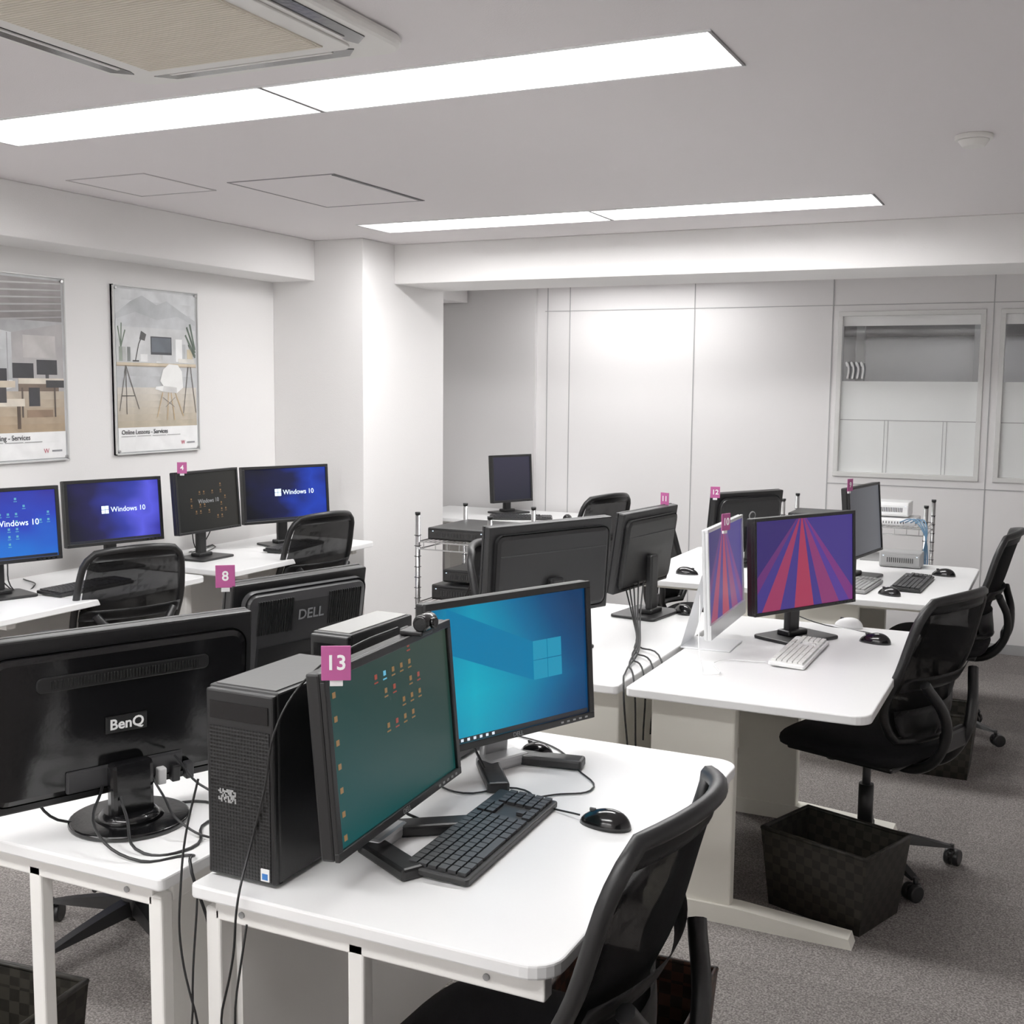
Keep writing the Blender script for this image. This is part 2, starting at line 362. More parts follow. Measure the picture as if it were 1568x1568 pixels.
# ---------------------------------------------------------------- desks
def desk_t(cx,cy,Ln,D,rz,mod=True,metal=None):
    metal=metal or CREAM
    e=empty('desk',(cx,cy,0),math.radians(rz))
    prism(e,'top',rrect(Ln,D,[.015,.015,.05,.05]),.693,.72,DESK,.004)
    for s in(-1,1):
        x=s*(Ln/2-.15)
        box(e,'leg_panel',(x,D/2-.17,.37),(.045,.26,.645),metal,.006)
        bm=bmesh.new();P=[(D/2-.03,0),(D/2-.03,.055),(D/2-.32,.055),(-D/2+.05,.03),(-D/2+.04,0)]
        a=[bm.verts.new((-.033,y,z)) for y,z in P];f=bm.faces.new(a);r=bmesh.ops.extrude_face_region(bm,geom=[f])
        bmesh.ops.translate(bm,vec=(.066,0,0),verts=[v for v in r['geom'] if isinstance(v,bmesh.types.BMVert)])
        mk('foot',bm,e,metal,(x,0,0))
        box(e,'arm',(x,-.05,.678),(.04,D-.2,.03),metal)
    if mod:
        box(e,'modesty_panel',(0,D/2-.07,.46),(Ln-.34,.018,.42),metal)
        box(e,'back_rail',(0,D/2-.1,.67),(Ln-.34,.05,.04),metal)
    return e
def desk_f(cx,cy,Ln,D,rz):
    e=empty('desk',(cx,cy,0),math.radians(rz))
    prism(e,'top',rrect(Ln,D,[.012,.012,.055,.055]),.695,.72,DESK,.004)
    for s in(-1,1):
        x=s*(Ln/2-.035)
        box(e,'end_rail',(x,-.01,.675),(.03,D-.06,.04),DESKM,.003)
        for y in(D/2-.035,D/2-.335):
            box(e,'leg',(x,y,.34),(.03,.032,.67),DESKM,.004)
            cyl(e,'leg_glide',(x,y,.004),.018,.008,GREYP,seg=12)
        box(e,'lower_rail',(x,D/2-.185,.12),(.025,.27,.025),DESKM,.003)
        for y in(D/2-.1,-D/2+.12): cyl(e,'screw',(x+s*.016,y,.675),.006,.004,GREYP,(0,H90,0),seg=10)
    box(e,'rail_back',(0,D/2-.035,.675),(Ln-.1,.03,.04),DESKM,.003)
    box(e,'rail_mid',(0,D/2-.335,.675),(Ln-.1,.03,.04),DESKM,.003)
    box(e,'modesty_panel',(0,D/2-.06,.40),(Ln-.12,.012,.5),DESKM)
    return e
desk_f(-1.01,2.10,1.12,.70,90)
desk_f(-1.765,2.10,1.14,.70,-90)
desk_t(-.79,3.80,1.24,.70,90)
desk_t(-1.515,3.80,1.24,.70,-90)
desk_t(-.72,5.60,1.18,.72,90)
desk_t(-1.47,5.68,1.22,.72,-90)
desk_t(-3.89,3.57,1.22,.70,90,metal=DESKM)
desk_t(-3.86,4.95,1.26,.70,90,metal=DESKM)
desk_t(-3.52,7.18,1.18,.72,0,metal=DESKM)
pc=empty('drawer_pedestal',(-1.55,3.585,0));box(pc,'body',(0,0,.29),(.4,.42,.56),CREAM,.006)
for k in range(3): box(pc,'drawer_front',(0,-.215,.12+.17*k),(.37,.012,.155),CREAM,.003);box(pc,'handle',(0,-.224,.17+.17*k),(.12,.01,.012),GREYP)
for sx in(-1,1):
    for sy in(-1,1): cyl(pc,'foot',(sx*.16,sy*.17,.006),.015,.012,BLK,seg=10)

# ---------------------------------------------------------------- monitors
def icons(par,w,h,y,n,m,region):
    it=[];u0,u1,v0,v1=region
    for k in range(n):
        u=random.uniform(u0,u1);v=random.uniform(v0,v1)
        u=round(u*14)/14;v=round(v*9)/9
        it.append((((u-.5)*w,y,(v-.5)*h),(.009,.0006,.009)))
        it.append((((u-.5)*w,y,(v-.5)*h-.011),(.014,.0006,.0025)))
    multibox(par,'desktop_icons',it,m)
def monitor(pl,pr,z0,Hh,kind,base='rect',back='plain',tilt=5,bez=.016,name='computer_monitor',basey=.03,logo=None,frame=None,thick=.028,chin=None):
    frame=frame or BLK
    dx,dy=pr[0]-pl[0],pr[1]-pl[1];w=math.hypot(dx,dy);th=math.atan2(dy,dx)
    cx,cy=(pl[0]+pr[0])/2,(pl[1]+pr[1])/2
    e=empty(name,(cx,cy,.72),th)
    zc=z0-.72+Hh/2
    hd=empty('head',(0,0,zc),0,e,rx=math.radians(-tilt))
    cb=chin or bez
    box(hd,'shell',(0,thick/2+.002,0),(w,thick,Hh),frame,.005)
    box(hd,'bezel_top',(0,-.003,Hh/2-bez/2),(w,.01,bez),frame,.002);box(hd,'bezel_bottom',(0,-.003,-Hh/2+cb/2),(w,.01,cb),frame,.002)
    box(hd,'bezel_left',(-w/2+bez/2,-.003,(cb-bez)/2),(bez,.01,Hh-bez-cb+.002),frame,.002);box(hd,'bezel_right',(w/2-bez/2,-.003,(cb-bez)/2),(bez,.01,Hh-bez-cb+.002),frame,.002)
    sw,sh=w-2*bez,Hh-bez-cb
    uvplane(hd,'screen',sw,sh,screen_mat(kind),(0,-.0015,(cb-bez)/2),(H90,0,0))
    zz=(cb-bez)/2
    if kind in('win','windark','winblue'):
        q=.019*w/.5;x=-.1*w
        multibox(hd,'logo',[((x+a*q,-.0022,zz+.01+b*q),(q*.88,.0006,q*.88)) for a in(-.5,.5) for b in(-.5,.5)],GLOW)
        text(hd,'logo_text','Windows 10',.035*w/.5,(x+q*1.5,-.0024,zz+.008),(H90,0,0),GLOW,'LEFT')
        box(hd,'taskbar',(0,-.0022,-sh/2+.006+zz),(sw*.99,.0005,.011),mat('taskbar',(.01,.012,.02,1),.4))
        if kind=='winblue': icons(hd,sw,sh,-.0022,26,ICONB,(.05,.95,.25,.95))
    if kind=='faint':
        icons(hd,sw,sh,-.0022,24,ICON,(.1,.9,.2,.9))
        text(hd,'logo_text','Windows 10',.03,(0,-.0024,0),(H90,0,0),TXTG,'CENTER')
    if kind=='teal':
        q=.046
        bm=bmesh.new();vs=[bm.verts.new(p) for p in((.06,-.0018,-.045),(.06,-.0018,.045),(-.19,-.0018,.15),(-.19,-.0018,.05))];bm.faces.new(vs);mk('light_beam',bm,hd,BEAM)
        multibox(hd,'logo',[((.105+a*q,-.0024,.0+b*q),(q*.96,.0006,q*.96)) for a in(-.5,.5) for b in(-.5,.5)],LOGOT)
        box(hd,'taskbar',(0,-.0022,-sh/2+.006+zz),(sw*.99,.0005,.011),mat('taskbar',(.01,.012,.02,1),.4))
        multibox(hd,'taskbar_icons',[((-sw/2+.02+.018*k,-.0026,-sh/2+.006),(.007,.0004,.006)) for k in range(9)],GLOW)
    if kind=='green':
        icons(hd,sw,sh,-.0022,22,ICON,(.35,.72,.5,.95));icons(hd,sw,sh,-.0022,14,ICONR,(.35,.72,.5,.95));icons(hd,sw,sh,-.0022,5,ICONB,(.35,.72,.5,.95))
        it=[((-sw/2+.02,-.0022,sh/2-.03-.042*k),(.010,.0006,.010)) for k in range(7)];multibox(hd,'icon_column',it,ICON)
    if logo:
        text(hd,'brand_front',logo,.014,(0,-.0085,-Hh/2+cb/2),(H90,0,0),TXTG)
    for k in range(5): box(hd,'button',(w/2-.03-.02*k,-.0085,-Hh/2+cb/2),(.008,.002,.004),GREYP if logo else BLKG)
    nz=zc*.9
    if back=='plain':
        prism(hd,'back_bulge',rrect(w*.62,Hh*.62,.03),0,.03,frame,.012,(0,thick,0),(-H90,0,0))
    elif back=='wide':
        prism(hd,'back_bulge',rrect(w*.92,Hh*.86,.03),0,.02,frame,.016,(0,thick-.002,-.005),(-H90,0,0))
        box(hd,'back_seam',(0,thick+.019,Hh*.2),(w*.86,.002,.003),DGREY)
    elif back=='benq':
        prism(hd,'back_bulge',rrect(w*.94,Hh*.86,.04),0,.022,BLKG,.015,(0,thick-.004,-.005),(-H90,0,0))
        prism(hd,'back_recess',rrect(w*.62,.03,.012),0,.006,BLK,.002,(0,thick+.016,Hh*.24),(-H90,0,0))
        multibox(hd,'vent_slots',[((-.15+.0065*k,thick+.023,Hh*.24),(.003,.002,.016)) for k in range(47)],mat('vent_dark',(.002,.002,.002,1),.9))
        box(hd,'logo_plate',(0,thick+.0205,-.02),(.085,.005,.035),BLK,.002)
        text(hd,'brand_back','BenQ',.03,(0,thick+.0240,-.02),(H90,0,math.pi),TXT,off=.0006)
        box(hd,'port_bay',(0,thick+.02,-Hh*.36),(.24,.01,.045),DGREY,.004)
        for k in range(3): box(hd,'plug',(-.07-.03*k,thick+.03,-Hh*.36-.02),(.018,.02,.035),[WHITE,BLK,DGREY][k],.003)
        nz=zc-Hh*.30
    elif back=='ribbed':
        prism(hd,'back_bulge',rrect(w*.9,Hh*.9,.03),0,.045,DGREY,.03,(0,thick-.004,0),(-H90,0,0))
        multibox(hd,'ribs',[((-w*.38+w*.76*k/44,thick+.0405,Hh*.26),(.003,.004,Hh*.26)) for k in range(45) if abs(k-22)>7],BLK)
        multibox(hd,'lower_recess',[((0,thick+.041,-Hh*.15),(w*.72,.003,Hh*.36))],BLK)
        text(hd,'brand_back','DELL',.036,(0,thick+.0425,Hh*.24),(H90,0,math.pi),TXTG,off=.0004)
    elif back=='round':
        prism(hd,'back_bulge',rrect(w*.9,Hh*.85,.05),0,.03,frame,.02,(0,thick-.003,0),(-H90,0,0))
        cyl(hd,'logo_disc',(0,thick+.03,.04),.022,.004,GREYP,(H90,0,0));cyl(hd,'logo_disc_inner',(0,thick+.032,.04),.017,.004,BLK,(H90,0,0))
    ny=thick+.02
    if name=='all_in_one_computer':
        box(hd,'chin_panel',(0,-.009,-Hh/2+cb/2),(w-.002,.003,cb-.002),ALUW)
        grid(e,'foot',lambda u,v:((u-.5)*.19,(.06+.12*v if v<.55 else .126)-(.0 if v<.55 else (v-.55)*.15),(.004 if v<.55 else .004+(v-.55)/.45*(zc))),6,20,ALUW,.006,False)
        box(e,'foot_plate',(0,.04,.003),(.19,.17,.006),ALUW,.002)
        return e
    if base=='vee':
        box(e,'neck',(0,ny+.01,zc*.5),(.075,.02,zc),SILV,.006,(math.radians(6),0,0))
        for s in(-1,1):
            box(e,'stand_foot',(s*.085,-.03,.012),(.05,.17,.024),BLK,.006,(0,0,s*math.radians(32)))
        box(e,'stand_hub',(0,.035,.014),(.12,.06,.028),SILV,.008)
    elif base=='round':
        box(e,'neck',(0,ny+.012,nz/2+.005),(.088,.035,nz),BLKG,.01)
        cyl(e,'stand_base',(0,basey,.006),.118,.012,BLKG,seg=40,bev=.004)
        cyl(e,'stand_collar',(0,basey,.018),.07,.016,BLKG,seg=30,r2=.05)
    else:
        box(e,'neck',(0,ny+.005,zc*.45),(.06,.028,zc*.9),BLK,.008)
        prism(e,'stand_base',rrect(.25,.19,.02),0,.012,BLK,.004,(0,basey,0))
        box(e,'stand_collar',(0,ny,.02),(.1,.06,.02),BLK,.006)
    return e
monitor((-1.105,1.60),(-1.14,2.11),.785,.33,'green','vee',tilt=5,logo='DELL')
monitor((-1.215,2.13),(-1.02,2.59),.80,.335,'teal','vee',tilt=4,logo='DELL')
monitor((-1.60,2.00),(-1.83,1.48),.775,.345,'off','round','benq',tilt=5,basey=.05)
monitor((-1.67,2.54),(-1.78,2.14),.82,.32,'off','rect','ribbed',tilt=9)
monitor((-1.02,3.60),(-1.04,4.12),.79,.36,'rays','rect','plain',tilt=3,name='all_in_one_computer',frame=ALUW,bez=.012,chin=.05,thick=.012)
monitor((-.935,3.86),(-.68,4.33),.83,.335,'rays','rect',tilt=3,bez=.012)
monitor((-1.46,3.82),(-1.68,3.30),.83,.325,'off','rect','wide',tilt=4)
monitor((-1.45,4.50),(-1.51,4.04),.83,.31,'off','rect','wide',tilt=8)
monitor((-1.34,5.99),(-1.58,5.57),.78,.31,'off','rect','round',tilt=6)
monitor((-.87,5.36),(-.80,5.82),.83,.33,'grey','rect','plain',tilt=5,bez=.012)
monitor((-3.55,7.12),(-3.40,7.45),.80,.33,'dusk','rect',tilt=4)
monitor((-3.97,3.10),(-3.82,3.58),.86,.31,'winblue','rect',tilt=4)
monitor((-4.13,3.90),(-3.99,4.38),.84,.31,'win','rect',tilt=4)
monitor((-3.89,4.37),(-3.89,4.84),.86,.31,'faint','rect',tilt=4,bez=.012)
monitor((-3.95,4.95),(-3.74,5.44),.85,.31,'windark','rect',tilt=4)

# ---------------------------------------------------------------- keyboards & mice
def keyboard(cx,cy,rz,w=.44,d=.135,body=BLK,key=DGREY):
    e=empty('computer_keyboard',(cx,cy,.72),math.radians(rz))
    k=empty('deck',(0,0,.012),0,e,rx=math.radians(3))
    prism(k,'case',rrect(w,d,.008),-.007,.006,body,.003)
    it=[];ky=d/7.0;kx=.0188*w/.44
    def row(x0,x1,y,n):
        s=(x1-x0)/n
        for i in range(n): it.append(((x0+s*(i+.5),y,.009),(s*.86,ky*.82,.007)))
    for r in range(6):
        y=-d/2+ky*(.95+r*1.02)
        a,b=-w/2+.01,-w/2+.01+kx*15
        if r==0:
            row(a,a+kx*4,y,3);it.append(((a+kx*6.8,y,.009),(kx*5.3,ky*.82,.007)));row(a+kx*9.6,b,y,4)
        else: row(a,b,y,[0,12,13,14,15,14][r])
        c=b+.008
        if r in(0,4,5) : row(c,c+kx*3,y,3)
        if r==1: it.append(((c+kx*1.5,y,.009),(kx*.86,ky*.82,.007)))
        c2=c+kx*3+.007
        if r<5: row(c2,min(c2+kx*4,w/2-.008),y,4)
    multibox(k,'keys',it,key)
    for s in(-1,1): box(e,'riser',(s*w*.4,d*.38,.005),(.03,.012,.01),body)
    return e
def mouse(cx,cy,rz,m=BLKG,z=.72,s=1):
    e=empty('computer_mouse',(cx,cy,z),math.radians(rz))
    bm=bmesh.new();bmesh.ops.create_uvsphere(bm,u_segments=28,v_segments=16,radius=1)
    for v in bm.verts:
        x,y,zz=v.co
        v.co=(x*.031*s*(1-.12*y),y*.056*s,max(0,zz*.036*s*(1-.22*y)))
    mk('body',bm,e,m,smooth=True)
    box(e,'wheel',(0,.028*s,.029*s),(.006,.014,.008),DGREY,.002)
    return e
keyboard(-.985,1.96,92)
keyboard(-.765,3.84,90,.42,.115,WHITE,mat('key_white',srgb(225,225,222),.5))
keyboard(-.60,5.50,88,.44,.13);keyboard(-.80,5.32,86,.36,.12,GREYP,GREYP)
keyboard(-3.76,3.66,90,.42,.14);keyboard(-3.74,5.12,98,.44,.14)
keyboard(-3.27,7.0,25,.42,.14)
mouse(-.80,2.13,86);mouse(-1.105,2.47,60);mouse(-.57,4.16,80);mouse(-.70,4.40,70,WHITE)
mouse(-.50,5.85,80);mouse(-.66,5.18,60);mouse(-2.99,7.14,10);mouse(-1.6,5.3,-90);mouse(-1.33,4.36,40)

# ---------------------------------------------------------------- PC towers
def tower(x0,y0,w,d,h,rz=0,top=None):
    e=empty('desktop_tower',(x0,y0,.72),math.radians(rz))
    bx(e,'case',0,w,.012,d,.008,h,BLK,.004)
    bx(e,'front_panel',.002,w-.002,0,.016,.006,h-.004,BLK,.004)
    bx(e,'front_mesh',.01,w-.01,-.0015,0,.012,h*.8,HEX)
    bx(e,'drive_bay',.012,w-.012,-.002,0,h*.84,h*.93,BLKG)
    bx(e,'top_plate',.01,w-.01,.02,d-.01,h,h+.002,top or mat('tower_top_sheen',(.07,.07,.07,1),.4))  # default grey is a sheen painted onto the black case top
    bx(e,'sticker_intel',w-.03,w-.012,-.0035,-.0015,.014,.036,WHITE);bx(e,'sticker_blue',w-.027,w-.015,-.004,-.0035,.017,.028,BLUEST)
    it=[]
    for a in range(13):
        for b in range(8):
            if random.random()<.6: it.append(((.03+.003*a,-.0022,.145+.003*b),(.0028,.001,.0028)))
    multibox(e,'code_label',it,mat('label_grey',srgb(150,150,150),.6))
    for sx in(.02,w-.02):
        for sy in(.03,d-.03): cyl(e,'pad',(sx,sy,.004),.01,.008,BLK,seg=10)
tower(-1.355,1.585,.15,.28,.35)
tower(-1.525,2.14,.105,.28,.325,0,mat('tower_top_light',srgb(150,150,148),.5))
tower(-1.35,2.27,.10,.28,.31)

# ---------------------------------------------------------------- number tags
def tag(x,y,z,txt,rz=25,s=.055):
    e=empty('number_tag',(x,y,z),math.radians(rz))
    box(e,'plate',(0,0,s*.55),(s*.92,.003,s*1.1),PINK,.001);box(e,'clip',(0,.004,.0),(s*.4,.006,.02),WHITE)
    text(e,'number',txt,s*.66,(0,-.002,s*.55),(H90,0,0),TXT,off=s*.012)
tag(-1.09,1.605,1.105,'13',30,.054);tag(-1.745,2.12,1.13,'8',38,.048);tag(-3.875,4.40,1.165,'4',40,.05)
tag(-1.44,4.44,1.135,'11',-20,.045);tag(-1.535,5.52,1.07,'12',20,.05);tag(-.98,3.66,1.145,'10',70,.05);tag(-.865,5.32,1.15,'9',70,.05)

wc=empty('webcam',(-1.128,1.955,1.115),math.radians(94))
box(wc,'mount',(0,.01,.004),(.05,.05,.01),BLK,.003);cyl(wc,'barrel',(0,-.01,.024),.017,.05,BLKG,(0,H90,0),bev=.004);cyl(wc,'lens',(0,-.028,.024),.011,.01,BLKG,(H90,0,0));box(wc,'clip',(0,.036,-.012),(.03,.008,.045),BLK,.003)

# ---------------------------------------------------------------- chairs
def chair(cx,cy,rz,drop=0,name='office_chair',sp=17):
    e=empty(name,(cx,cy,0),math.radians(rz))
    d=-drop
    for k in range(5):
        a=math.radians(sp+72*k);L=.295
        bm=bmesh.new();n=6;rings=[]
        for i in range(n+1):
            t=i/n;x=.03+(L-.03)*t;w=.026-.01*t;zt=.125-.035*t-.02*t*t;zb=.085-.02*t
            rings.append([bm.verts.new(p) for p in((x,-w,zb),(x,w,zb),(x,w*.7,zt),(x,-w*.7,zt))])
        for i in range(n):
            for j in range(4): bm.faces.new((rings[i][j],rings[i][(j+1)%4],rings[i+1][(j+1)%4],rings[i+1][j]))
        bm.faces.new(rings[0]);bm.faces.new(rings[-1])
        mk('base_arm',bm,e,BLK,(0,0,0),(0,0,a))
        c=empty('caster',(L*math.cos(a),L*math.sin(a),0),a+.9+k,e)
        cyl(c,'stem',(0,0,.06),.008,.03,BLK,seg=10)
        for s in(-1,1): cyl(c,'wheel',(.012,s*.014,.028),.028,.02,BLK,(H90,0,0),seg=20,bev=.004)
        box(c,'hood',(.006,0,.042),(.05,.022,.025),BLK,.008)
    cyl(e,'hub',(0,0,.105),.042,.06,BLK,bev=.008)
    cyl(e,'gas_lift_cover',(0,0,.2+d/2),.025,.16,BLK);cyl(e,'gas_lift',(0,0,.31+d/2),.014,.16,DGREY)
    box(e,'mechanism',(0,-.02,.385+d),(.16,.24,.05),BLK,.015)
    tube(e,'lever',[(.06,.04,.385+d),(.2,.05,.38+d),(.25,.06,.375+d)],.007,BLK)
    cyl(e,'tension_knob',(0,.13,.36+d),.022,.05,BLK,bev=.005)
    def seat(u,v):
        th=2*math.pi*u;ph=math.pi*(v-.5)
        ex=.35
        sg=lambda x,p:math.copysign(abs(x)**p,x)
        x=.245*sg(math.cos(th),ex+.1)*sg(math.cos(ph),.35);y=.235*sg(math.sin(th),ex+.1)*sg(math.cos(ph),.35)
        z=.445+d+.038*sg(math.sin(ph),.7)
        if y>.12: z-=(y-.12)**2*1.6
        return(x,y+.01,z)
    grid(e,'seat_cushion',seat,40,12,BLKM)
    box(e,'seat_pan',(0,0,.412+d),(.40,.38,.02),BLK,.008)
    z0,z1=.50+d,.975+d
    def bf(u,v):
        s=2*u-1
        w=.195+.035*math.sin(math.pi*min(1,v*.85+.1))
        if v>.86: w*=1-.16*((v-.86)/.14)**2
        if v<.14: w*=1-.25*((.14-v)/.14)**2
        y=-.235-.055*v-.05*v*v+.03*math.exp(-((v-.25)/.18)**2)+.055*s*s
        zz=z0+(z1-z0)*v-(.018*s*s if v>.8 else 0)*((v-.8)/.2 if v>.8 else 0)
        return Vector((s*w,y,zz))
    grid(e,'mesh_back',lambda u,v:bf(.04+.92*u,.03+.94*v),14,18,MESHF,.004)
    ring=[bf(0,j/14) for j in range(1,14)]+[bf(i/10,1) for i in range(0,11)]+[bf(1,1-j/14) for j in range(1,14)]+[bf(1-i/10,0) for i in range(0,11)]
    tube(e,'back_frame',ring,.015,BLK,True,False)
    grid(e,'top_rail',lambda u,v:bf(.02+.96*u,.9+.1*v)+Vector((0,-.004,0)),14,3,BLK,.024)
    grid(e,'lower_shell',lambda u,v:bf(.05+.9*u,.02+.20*v)+Vector((0,-.012,0)),14,4,BLK,.014)
    grid(e,'lumbar_band',lambda u,v:bf(.02+.96*u,.36+.1*v)+Vector((0,-.02,0)),14,3,BLK,.012)
    for s in(-1,1):
        tube(e,'back_arm',[(s*.05,-.1,.385+d),(s*.06,-.22,.40+d),(s*.07,-.29,.48+d),(s*.09,-.305,.58+d),(s*.17,-.27,.70+d)],.017,BLK)
    box(e,'spine_bridge',(0,-.29,.50+d),(.15,.03,.07),BLK,.012)
    return e
chair(-.80,1.69,89,sp=30)
chair(-.55,3.955,70,sp=-47)
chair(-.50,5.68,88,sp=-108)
chair(-3.72,3.74,68,.045)
chair(-3.71,5.02,78,.03)
chair(-1.78,4.14,-90)
chair(-2.80,6.80,70,.03)
chair(-1.76,6.16,-90,.09)
chair(-2.36,2.45,-84,.12,sp=-16)

# ---------------------------------------------------------------- baskets
def basket(cx,cy,rz,w,d,h,m=BASK):
    e=empty('woven_basket',(cx,cy,0),math.radians(rz));k=.86;t=.008
    bm=bmesh.new()
    ob=[bm.verts.new((sx*w/2*k,sy*d/2*k,0)) for sx,sy in((-1,-1),(1,-1),(1,1),(-1,1))]
    ot=[bm.verts.new((sx*w/2,sy*d/2,h)) for sx,sy in((-1,-1),(1,-1),(1,1),(-1,1))]
    it=[bm.verts.new((sx*(w/2-t),sy*(d/2-t),h)) for sx,sy in((-1,-1),(1,-1),(1,1),(-1,1))]
    ib=[bm.verts.new((sx*(w/2*k-t),sy*(d/2*k-t),t)) for sx,sy in((-1,-1),(1,-1),(1,1),(-1,1))]
    for i in range(4):
        j=(i+1)%4
        bm.faces.new((ob[i],ob[j],ot[j],ot[i]));bm.faces.new((ot[i],ot[j],it[j],it[i]));bm.faces.new((it[i],it[j],ib[j],ib[i]))
    bm.faces.new(ob);bm.faces.new(ib);mk('woven_body',bm,e,m)
    pts=[(sx*(w/2-t/2),sy*(d/2-t/2),h) for sx,sy in((-1,-1),(1,-1),(1,1),(-1,1))]
    tube(e,'rim',pts,.008,m,True,False)
basket(-.58,3.555,-20,.36,.27,.245);basket(-2.03,1.62,6,.36,.3,.3);basket(-.80,2.30,2,.32,.3,.3,BASKB);basket(-.42,5.13,0,.28,.26,.27)

# ---------------------------------------------------------------- wire shelf carts
def cart(x0,x1,y0,y1,H,shelves):
    e=empty('wire_shelf_cart')
    for x in(x0,x1):
        for y in(y0,y1):
            cyl(e,'post',(x,y,H/2+.03),.0115,H-.06,CHROME,seg=14);cyl(e,'cap',(x,y,H+.004),.013,.012,BLK,seg=14);cyl(e,'foot',(x,y,.015),.018,.03,BLK,seg=14)
            multibox(e,'post_rings',[((x,y,.1+.05*k),(.0245,.0245,.003)) for k in range(int((H-.12)/.05))],DGREY)
    for z in shelves:
        it=[]
        for zz in(z,z-.035):
            it+=[(((x0+x1)/2,y,zz),(x1-x0,.006,.006)) for y in(y0,y1)]+[((x,(y0+y1)/2,zz),(.006,y1-y0,.006)) for x in(x0,x1)]
        n=int((x1-x0)/.025)
        it+=[((x0+(x1-x0)*k/n,(y0+y1)/2,z),(.003,y1-y0,.003)) for k in range(1,n)]
        mz=int((x1-x0)/.06)
        it+=[((x0+(x1-x0)*(k+.5)/mz,y0,z-.018),(.003,.003,.035)) for k in range(mz)]
        multibox(e,'wire_shelf',it,CHROME)
    return e
cart(-2.74,-2.36,4.72,5.2,1.0,(.87,.58,.2))
def blackbox(name,x0,x1,y0,y1,z0,z1,m=BLK):
    e=empty(name,((x0+x1)/2,(y0+y1)/2,z0));w,d,h=x1-x0,y1-y0,z1-z0
    box(e,'body',(0,0,h/2+.002),(w,d,h-.004),m,.006);box(e,'front_plate',(0,-d/2-.002,h/2),(w*.94,.006,h*.7),BLKG if m is BLK else m,.003)
    multibox(e,'vents',[((-w*.3+w*.6*k/12,-d/2-.006,h*.5),(.004,.002,h*.3)) for k in range(13)],DGREY)
    for s in(-1,1): box(e,'led',(s*w*.4,-d/2-.006,h*.75),(.006,.002,.004),GLOW)
blackbox('network_switch',-2.71,-2.39,4.76,5.16,.873,.935);blackbox('network_switch',-2.70,-2.42,4.78,5.1,.583,.66);blackbox('network_switch',-2.70,-2.42,4.78,5.1,.203,.32)
blackbox('network_switch',-2.66,-2.44,4.82,5.1,.664,.73)
cart(-1.42,-.66,6.52,6.9,.98,(.86,.6,.2))
blackbox('network_switch',-1.4,-1.08,6.55,6.85,.863,.91);blackbox('network_router',-1.02,-.72,6.58,6.84,.863,.905,WHITE);blackbox('network_router',-.94,-.76,6.62,6.8,.909,.99,WHITE)
blackbox('network_hub',-1.0,-.72,6.56,6.84,.603,.68,GREYP);blackbox('network_hub',-.82,-.62,6.0,6.12,.72,.80,GREYP)

# ---------------------------------------------------------------- cables
def cable(pts,r=.003,m=BLK,name='computer_cable'): tube(None,name,pts,r,m)
Zd=.7235
cable([(-1.68,1.70,.80),(-1.62,1.66,.76),(-1.52,1.60,Zd),(-1.46,1.66,Zd),(-1.52,1.78,Zd),(-1.47,1.88,Zd),(-1.44,2.0,Zd)])
cable([(-1.70,1.68,.80),(-1.62,1.58,.76),(-1.50,1.57,Zd),(-1.43,1.63,Zd+.002),(-1.41,1.60,.73),(-1.385,1.62,.6),(-1.385,1.66,.3),(-1.38,1.7,.02)])
cable([(-1.66,1.76,.82),(-1.60,1.74,.78),(-1.52,1.70,.75),(-1.45,1.72,Zd),(-1.43,1.78,Zd)],.0025)
cable([(-1.80,1.58,.82),(-1.76,1.62,.74),(-1.62,1.86,Zd),(-1.50,1.86,Zd),(-1.43,1.9,Zd)])
cable([(-1.62,1.80,.84),(-1.50,1.76,.80),(-1.44,1.80,.78),(-1.40,1.86,.76),(-1.40,1.95,Zd)],.0025)
cable([(-1.365,1.575,.90),(-1.375,1.55,.80),(-1.37,1.53,.72),(-1.365,1.52,.62),(-1.33,1.515,.5),(-1.30,1.52,.42),(-1.27,1.515,.52),(-1.245,1.515,.62),(-1.24,1.525,.722),(-1.25,1.575,.80),(-1.22,1.575,.9),(-1.19,1.58,1.03),(-1.165,1.64,1.10),(-1.15,1.75,1.128),(-1.16,1.92,1.13)],.0022)
cable([(-1.35,1.55,.7),(-1.34,1.52,.5),(-1.31,1.5,.36),(-1.27,1.52,.40),(-1.25,1.53,.55),(-1.25,1.56,.66)],.0022)
cable([(-.995,2.17,Zd+.006),(-.96,2.24,Zd),(-.90,2.30,Zd),(-.98,2.42,Zd),(-1.10,2.55,Zd),(-1.25,2.6,Zd)],.0022)
cable([(-.86,2.14,Zd+.006),(-.95,2.17,Zd),(-1.05,2.24,Zd),(-1.14,2.16,Zd),(-1.25,2.2,Zd)],.0022)
cable([(-1.18,1.90,.86),(-1.16,1.96,.74),(-1.05,2.05,Zd),(-1.02,2.16,Zd),(-1.12,2.26,Zd),(-1.2,2.3,.8)],.003)
for k in range(5):
    cable([(-1.52+.02*k,4.2,.86),(-1.44+.02*k,4.06-.03*k,.78),(-1.36+.03*k,3.90-.08*k,Zd+.003+.002*k),(-1.27+.02*k,3.68-.09*k,Zd+.004),(-1.152,3.56-.09*k,.715),(-1.152,3.53-.07*k,.5)],.003)
cable([(-1.10,3.8,.9),(-1.0,3.5,Zd+.003),(-.95,3.42,Zd+.003),(-.98,3.62,Zd+.002),(-.84,3.68,Zd)],.0018,WHITE)
cable([(-.9,4.2,.8),(-.78,4.36,Zd+.003),(-.6,4.3,Zd),(-.56,4.22,Zd+.004)],.002)
for k in range(4): cable([(-.82+.03*k,6.6,.88),(-.70+.015*k,6.48,.9),(-.64-.01*k,6.5,.7),(-.70,6.53,.45)],.0035,BLUEC,'network_cable')
